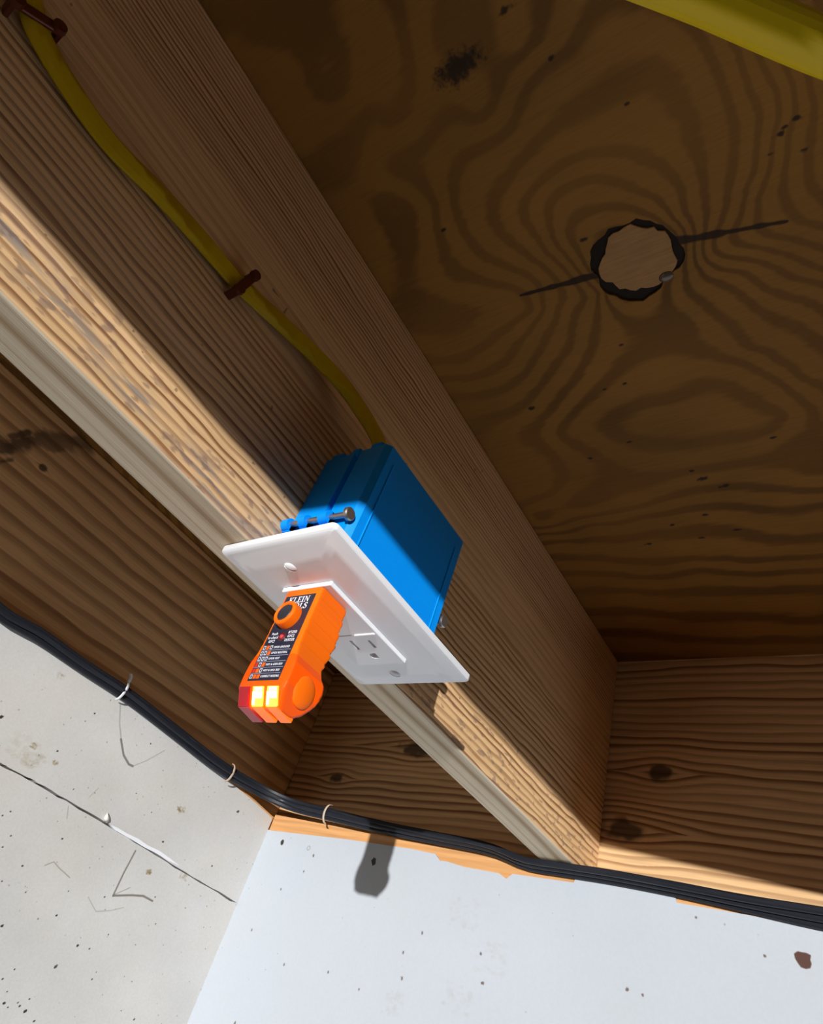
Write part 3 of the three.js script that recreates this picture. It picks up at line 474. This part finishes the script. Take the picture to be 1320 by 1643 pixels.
// ---------------------------------------------------------------- orange outlet tester
{
  const yTop = 0.0060, TXc = 0.0182, ZF = 0.0178, TILT = 0.045;
  const t = tag(group('outlet_tester', TXc, yTop, 0.007), 'orange plug-in outlet tester with glowing amber lights hanging from the receptacle', 'tester');
  const orange = mat(0.97, 0.16, 0.003, 0.48, { specularIntensity: 0.35, clearcoat: 0.0 });
  const lerpT = (tab, y) => { for (let i = 0; i < tab.length - 1; i++) if (y <= tab[i][0] && y >= tab[i + 1][0]) return tab[i][1] + (tab[i + 1][1] - tab[i][1]) * (tab[i][0] - y) / (tab[i][0] - tab[i + 1][0]); return y > tab[0][0] ? tab[0][1] : tab[tab.length - 1][1]; };
  const HW = [[0, 0.0122], [-0.008, 0.0122], [-0.016, 0.0121], [-0.028, 0.0122], [-0.035, 0.0130], [-0.0405, 0.0148], [-0.047, 0.0152], [-0.053, 0.0146], [-0.0575, 0.0130], [-0.0602, 0.0122]];
  const ZB = [[0, -0.0022], [-0.008, -0.0032], [-0.0186, -0.0044], [-0.028, -0.0032], [-0.0345, -0.0011], [-0.0384, -0.002], [-0.041, -0.0044], [-0.0444, -0.005], [-0.050, -0.0036], [-0.0568, 0.0004], [-0.0602, 0.0045]];
  const ZFR = [[0, ZF], [-0.0524, ZF], [-0.0528, ZF - 0.0002], [-0.0593, ZF - 0.0038], [-0.0602, ZF - 0.0050]];
  const ys = [0, -0.0004, -0.001]; for (let y = -0.002; y > -0.0595; y -= 0.0006) ys.push(y); ys.push(-0.0597, -0.0600, -0.0602);
  const grooves = [-0.0065, -0.0125, -0.0185, -0.0245, -0.0305];
  const rings = ys.map((y) => {
    const e = y > -0.001 ? (1 + y / 0.001) : y < -0.0594 ? (-0.0594 - y) / 0.0008 : 0; let ins = 0.0008 * e * e;
    let gr = 0; for (const q of grooves) gr = Math.max(gr, 1 - sstep(0.0002, 0.0008, Math.abs(y - q)));
    const wave = 0.00035 * Math.sin((y + 0.0035) / 0.006 * 2 * Math.PI) * (y > -0.034 ? 1 : 0);
    const hw = lerpT(HW, y) - ins - 0.00030 * gr, zb = lerpT(ZB, y) - wave + ins + 0.0004 * gr, zf = lerpT(ZFR, y) - ins, r = 0.0020;
    const cx = -y * TILT, hz = (zf - zb) / 2, cz = (zf + zb) / 2 - 0.007;
    return rrect(hw, hz, r, 4).map(([x, z]) => V(cx + x, y, cz + z));
  });
  const skew = TILT;
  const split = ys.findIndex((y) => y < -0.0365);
  mesh('body', toCreasedNormals(loftRings(rings.slice(0, split + 1)), 0.7), orange, t);
  const glowTint = mat(1.0, 0.105, 0.002, 0.42, { specularIntensity: 0.4 });  // lamp glow inside the plastic, painted as a redder body colour
  mesh('glow_tinted_end', toCreasedNormals(loftRings(rings.slice(split)), 0.7), glowTint, t).userData.label = 'flared lower end of the body with the lamp glow painted in as red-orange';
  const xc = (y) => -y * skew, zf = ZF - 0.007;
  // domed thumb grips on the flared sides
  for (const s of [1, -1]) mesh('thumb_grip', new THREE.SphereGeometry(1, 28, 18).scale(0.0022, 0.0072, 0.0068).rotateZ(s * 0.02).translate(xc(-0.0495) + s * 0.0141, -0.0488, 0.0062 - 0.007), orange, t);
  // printed label
  const lab = canvasTex(560, 1180, (c, w, h) => {
    c.fillStyle = 'rgb(38,40,56)'; c.fillRect(0, 0, w, h); c.fillStyle = '#e9ebf4'; c.textAlign = 'center'; c.textBaseline = 'middle';
    c.font = 'bold 122px serif'; c.save(); c.translate(w * 0.5, 72); c.scale(Math.min(1, 500 / c.measureText('KLEIN').width), 1); c.fillText('KLEIN', 0, 0); c.restore();
    c.save(); c.translate(w * 0.5, 172); c.scale(Math.min(1, 500 / c.measureText('TOOLS').width), 1); c.fillText('TOOLS', 0, 0); c.restore();
    c.font = 'bold 50px sans-serif'; ['Push', 'to check', 'GFCI'].forEach((s, i) => { c.save(); c.translate(120, 560 + i * 52); c.scale(Math.min(1, 200 / c.measureText(s).width), 1); c.fillText(s, 0, 0); c.restore(); });
    ['RT250', 'GFCI', 'TESTER'].forEach((s, i) => { c.save(); c.translate(440, 552 + i * 54); c.scale(Math.min(1.1, 200 / c.measureText(s).width), 1); c.fillText(s, 0, 0); c.restore(); });
    const rows = [['OPEN GROUND', 'o', 'x', 'o'], ['OPEN NEUTRAL', 'o', 'o', 'x'], ['OPEN HOT', 'o', 'o', 'o'], ['HOT & GRN REV', 'r', 'o', 'x'], ['HOT & NEU REV', 'r', 'x', 'o'], ['CORRECT WIRING', 'o', 'x', 'x']];
    rows.forEach(([s, ...d], i) => {
      const y = 748 + i * 76;
      d.forEach((k, j) => { const x = 42 + j * 64; if (k === 'o') { c.strokeStyle = '#dfe3f0'; c.lineWidth = 9; c.strokeRect(x - 18, y - 22, 36, 42); } else { c.fillStyle = k === 'r' ? '#c8321e' : '#f0641e'; c.fillRect(x - 27, y - 27, 54, 54); } });
      c.fillStyle = '#e9ebf4'; c.font = 'bold 40px sans-serif'; c.textAlign = 'left'; c.save(); c.translate(214, y); c.scale(Math.min(1, 330 / c.measureText(s).width), 1); c.fillText(s, 0, 0); c.restore(); c.textAlign = 'center';
      if (i < 5) { c.fillStyle = '#8f95ae'; c.fillRect(14, y + 34, w - 28, 7); }
    });
  });
  const shear = new THREE.Matrix4().set(1, -skew, 0, 0, 0, 1, 0, 0, 0, 0, 1, 0, 0, 0, 0, 1);
  const lg = rbox(-0.0098, 0.0098, -0.0497, -0.0042, zf - 0.0002, zf + 0.00025, 0.0002, 1); setUV(lg, (x, y) => [(x + 0.0098) / 0.0196, (y + 0.0497) / 0.0455]); lg.applyMatrix4(shear);
  mesh('label_panel', lg, new THREE.MeshPhysicalMaterial({ map: lab, roughness: 0.4 }), t).userData.label = 'dark navy printed label';
  // push button in an orange collar
  const by = -0.0172, bx = xc(by) - 0.0002;
  const lathe = (l, seg = 36) => new THREE.LatheGeometry(l.map(([a, b]) => new THREE.Vector2(a, b)), seg).rotateX(Math.PI / 2);
  const collar = mesh('button_collar', lathe([[0.0064, 0], [0.0064, 0.0040], [0.0061, 0.0048], [0.0053, 0.0052], [0.0046, 0.0050], [0.0045, 0.004], [0.0001, 0.004]]).translate(bx, by, zf), orange, t);
  mesh('button', lathe([[0.0044, 0.003], [0.0043, 0.0046], [0.0036, 0.0050], [0.0001, 0.0052]]).translate(bx, by, zf), mat(0.022, 0.024, 0.034, 0.45), collar).userData.label = 'dark push button';
  const ly = -0.0277, ring = mesh('indicator_ring', lathe([[0.0022, 0], [0.0022, 0.0005], [0.0014, 0.0005]]).translate(xc(ly), ly, zf), mat(0.10, 0.012, 0.018, 0.4), t);
  mesh('indicator_light', new THREE.SphereGeometry(0.0012, 16, 10, 0, Math.PI * 2, 0, Math.PI / 2).rotateX(Math.PI / 2).translate(xc(ly), ly, zf + 0.0002), mat(0.6, 0.05, 0.06, 0.15), ring);
  // three lenses that wrap from the sloping front over the lower edge
  const w = 0.0032, A2 = new THREE.Vector2(zf, -0.0526), B2 = new THREE.Vector2(zf - 0.0038, -0.0594), C2 = new THREE.Vector2(zf - 0.0140, -0.0607);
  const slab = (p, q, outer, inner, x, hw) => {                       // strip from p to q in (z, y), extruded over x
    const d = q.clone().sub(p).normalize(), n = new THREE.Vector2(-d.y, d.x); const at = (v, k) => v.clone().addScaledVector(n, k);
    const sh = new THREE.Shape([at(p, outer), at(q, outer), at(q, -inner), at(p, -inner)].map((v) => new THREE.Vector2(-v.x, v.y)));
    return new THREE.ExtrudeGeometry(sh, { depth: hw * 2 - 0.0004, bevelEnabled: true, bevelSize: 0.0002, bevelThickness: 0.0002, bevelSegments: 2 }).rotateY(Math.PI / 2).translate(x - hw + 0.0002, 0, 0);
  };
  const P2 = (a, b, f) => a.clone().lerp(b, f);
  [-0.0093, -0.0005, 0.0084].forEach((dx, i) => {
    const lit = i > 0, x = xc(-0.056) + dx;
    const fm = lit ? mat(0.9, 0.5, 0.08, 0.25, { emissive: new THREE.Color().setRGB(1.0, 0.50, 0.03), emissiveIntensity: 0.95 }) : mat(0.30, 0.004, 0.012, 0.22);
    const L = mesh('lens', slab(A2, B2, 0.0005, 0.001, x, w), fm, t); L.userData.label = lit ? 'lit amber lens' : 'unlit dark red lens';
    mesh('lens_underside', slab(B2, C2, 0.0005, 0.001, x, w), lit ? mat(0.85, 0.16, 0.01, 0.3, { emissive: new THREE.Color().setRGB(1.0, 0.17, 0.008), emissiveIntensity: 0.45 }) : mat(0.36, 0.02, 0.04, 0.25), L);
    if (lit) {
      const glow = (f0, f1, x0, x1) => slab(P2(A2, B2, f0), P2(A2, B2, f1), 0.00075, -0.0003, x + (x0 + x1) / 2 * w, (x1 - x0) / 2 * w);
      const core = mesh('lamp_core', merge([glow(0.26, 0.58, -0.95, 0.95), glow(0.58, 0.92, -0.95, -0.4), glow(0.04, 0.18, -0.6, 0.9)]), mat(1, 0.85, 0.4, 0.3, { emissive: new THREE.Color().setRGB(1.0, 0.88, 0.42), emissiveIntensity: 1.5 }), L);
      core.userData.label = 'bright glowing middle of the lens';
      const lp = new THREE.PointLight(new THREE.Color(1, 0.42, 0.06), 0.00035, 0, 2); lp.position.set(x, -0.063, zf + 0.002); lp.castShadow = true; lp.shadow.radius = 0.15; lp.name = 'lens_light'; t.add(lp);
    }
  });
}

// ---------------------------------------------------------------- yellow cables and staples
const YEL = mat(0.56, 0.385, 0.006, 0.42, { specularIntensity: 0.4 });
{
  const P = [[30, -60, 0.004], [46, -5, 0.004], [60, 50, 0.004], [130, 168, 0.004], [185, 240, 0.004], [250, 305, 0.004], [320, 382, 0.004], [388, 460, 0.0035], [450, 518, 0.0045], [500, 565, 0.008], [548, 615, 0.014], [585, 668, 0.021], [606, 706, 0.028]].map(([a, b, x]) => hit(a, b, 'x', x));
  const e = P[P.length - 1]; P.push(V(0.033, 0.0885, e.z - 0.006), V(0.034, 0.0870, 0.0));
  const g = sweep([V(0.004, 0.125, 0.6), V(0.004, 0.128, 0.42), ...P], 0.0055, 0.0026, (f, t) => f < 0.8 ? V(1, 0, 0) : V(1, -0.35 * (f - 0.8) * 5, 0), 200, 18);
  const c = tag(mesh('yellow_cable', g, YEL), 'flat yellow electrical cable stapled along the joist into the blue box', 'cable');
  const copper = mat(0.13, 0.028, 0.014, 0.38, { metalness: 0.35 });
  const staple = (px, py, label) => {
    const c0 = hit(px, py, 'x', 0.004), curve = new THREE.CatmullRomCurve3(P, false, 'centripetal'); let best = null, bd = 9;
    for (let i = 0; i < 400; i++) { const q = curve.getPointAt(i / 400), d = q.distanceTo(c0); if (d < bd) { bd = d; best = i / 400; } }
    const q = curve.getPointAt(best), tn = curve.getTangentAt(best), s = group('cable_staple', 0, q.y, q.z); s.rotation.x = Math.atan2(tn.y, -tn.z) - 0.25;
    const W2 = 0.0095;
    mesh('strap', rbox(0.0060, 0.0082, -W2, W2, -0.0024, 0.0024, 0.0009, 3), copper, s);
    for (const k of [-1, 1]) { const leg = mesh('leg', rbox(-0.008, 0.0078, k * (W2 - 0.0006) - 0.0011, k * (W2 - 0.0006) + 0.0011, -0.0022, 0.0022, 0.0006, 2), copper, s); mesh('nail_head', new THREE.CylinderGeometry(0.0027, 0.0030, 0.0022, 18).rotateZ(-Math.PI / 2).translate(0.0088, k * (W2 - 0.0016), 0), copper, leg); }
    return tag(s, label, 'staple', 'reddish staples on the yellow cable');
  };
  staple(388, 458, 'reddish brown staple pinning the yellow cable midway along the joist');
  staple(46, 30, 'reddish brown staple at the far bend of the yellow cable from the box');
}
{
  const a = hit(1160, 8, 'y', 0.047), b = hit(1320, 76, 'y', 0.045), d = b.clone().sub(a);
  const g = sweep([V(0.02, 0.075, a.z + 0.33), a.clone().addScaledVector(d, -4).setY(0.062), a, b, b.clone().addScaledVector(d, 2.5).setY(0.050), V(0.358, 0.07, b.z - 0.14)], 0.0055, 0.0030, V(0.15, 1, 0.1), 90, 18);
  tag(mesh('yellow_cable_001', g, YEL), 'loose yellow cable slung across the open bay away from the box', 'cable');
}

// ---------------------------------------------------------------- black cables over the wall boards
{
  // centre line of the bundle and the way the three cables lie beside each other in it
  const XC = XL + 0.0055;
  const bundle = [[0, 982, 'x', XC], [60, 1017, 'x', XC], [130, 1066, 'x', XC], [200, 1112, 'x', XC], [280, 1174, 'x', XC], [350, 1228, 'x', XC + 0.003], [410, 1264, 'x', XC + 0.010], [465, 1290, 'z', -0.347], [525, 1306, 'z', -0.356], [620, 1329, 'z', -0.362], [700, 1345, 'z', -0.3634], [790, 1364, 'z', -0.3634]];
  const mid = bundle.map(([a, b, ax, v]) => hit(a, b, ax, v));
  mid.push(V(-0.045, 0.0117, -0.3634), V(-0.01, 0.0113, -0.3634), V(0.03, 0.0112, -0.3634), ...[[1085, 1427], [1200, 1451], [1320, 1474]].map(([a, b]) => hit(a, b, 'z', -0.3634)));
  mid.unshift(V(XC, 0.055, 0.5), V(XC, 0.056, 0.25), V(XC, 0.054, 0.1)); const last = mid[mid.length - 1]; mid.push(V(0.36, last.y - 0.003, -0.3634), V(0.9, -0.01, -0.3634));
  const black = mat(0.014, 0.016, 0.022, 0.36, { specularIntensity: 0.5 });
  const labels = ['black cable lying highest in the bundle along the wall tops', 'black cable in the middle of the bundle along the wall tops', 'black cable lying lowest in the bundle along the wall tops'];
  [1, 0, -1].forEach((k, n) => {
    const q = mid.map((p, i) => {
      const s = sstep(9, 15, i), wv = 0.0005 * noise(i * 0.8, n * 9.3), out = k === 0 ? 0.0042 : 0, fan = sstep(18, 22, i);
      const c = 1 - sstep(8, 12, i);                                   // 1 along the cream wall, 0 along the white one
      const dy = k * (0.0040 * (1 - s) + 0.0012 * s + 0.0036 * fan) + wv * (1 - s), dz = k * 0.0054 * s + out * (1 - s) * (1 - c), dx = out * c * (1 - s);
      return V(p.x + dx, p.y + dy, p.z + dz);
    });
    tag(mesh(numbered('black_cable'), sweep(q, 0.0026, 0.0026, V(0, 1, 0.01), 180, 12), black), labels[n], 'cable', 'black cables in one bundle');
  });
  const strap = (px, py, ax, v, m, label, tail) => {
    const c = hit(px, py, ax, v), s = group('cable_clip', c.x, c.y, c.z); if (ax === 'x') s.rotation.y = Math.PI / 2;
    const pts = []; for (let i = 0; i <= 10; i++) { const f = Math.PI * (i / 10 - 0.5); pts.push(V(0, Math.sin(f) * 0.0095, Math.cos(f) * 0.0072 - 0.001)); }
    mesh('band', sweep(pts, 0.0013, 0.0006, (f) => V(0, Math.sin(Math.PI * (f - 0.5)), Math.cos(Math.PI * (f - 0.5))), 24, 8), m, s);
    if (tail) mesh('tail', sweep([V(0, 0.0088, 0.002), V(-0.001, 0.0135, 0.003), V(-0.003, 0.0165, 0.002)], 0.0016, 0.0007, V(0, 0, 1), 12, 8), m, s);
    return tag(s, label, 'cable clip', 'clips on the black cables');
  };
  strap(196, 1108, 'x', XC, mat(0.75, 0.76, 0.8, 0.4), 'white curled clip around the black cables on the cream wall', true);
  strap(368, 1240, 'x', XC + 0.004, mat(0.5, 0.38, 0.27, 0.5), 'tan clip around the black cables just before the wall corner', false);
  strap(526, 1306, 'z', -0.355, mat(0.5, 0.4, 0.3, 0.5), 'tan clip around the black cables just past the wall corner', false);
}

renderer.render(scene, camera);
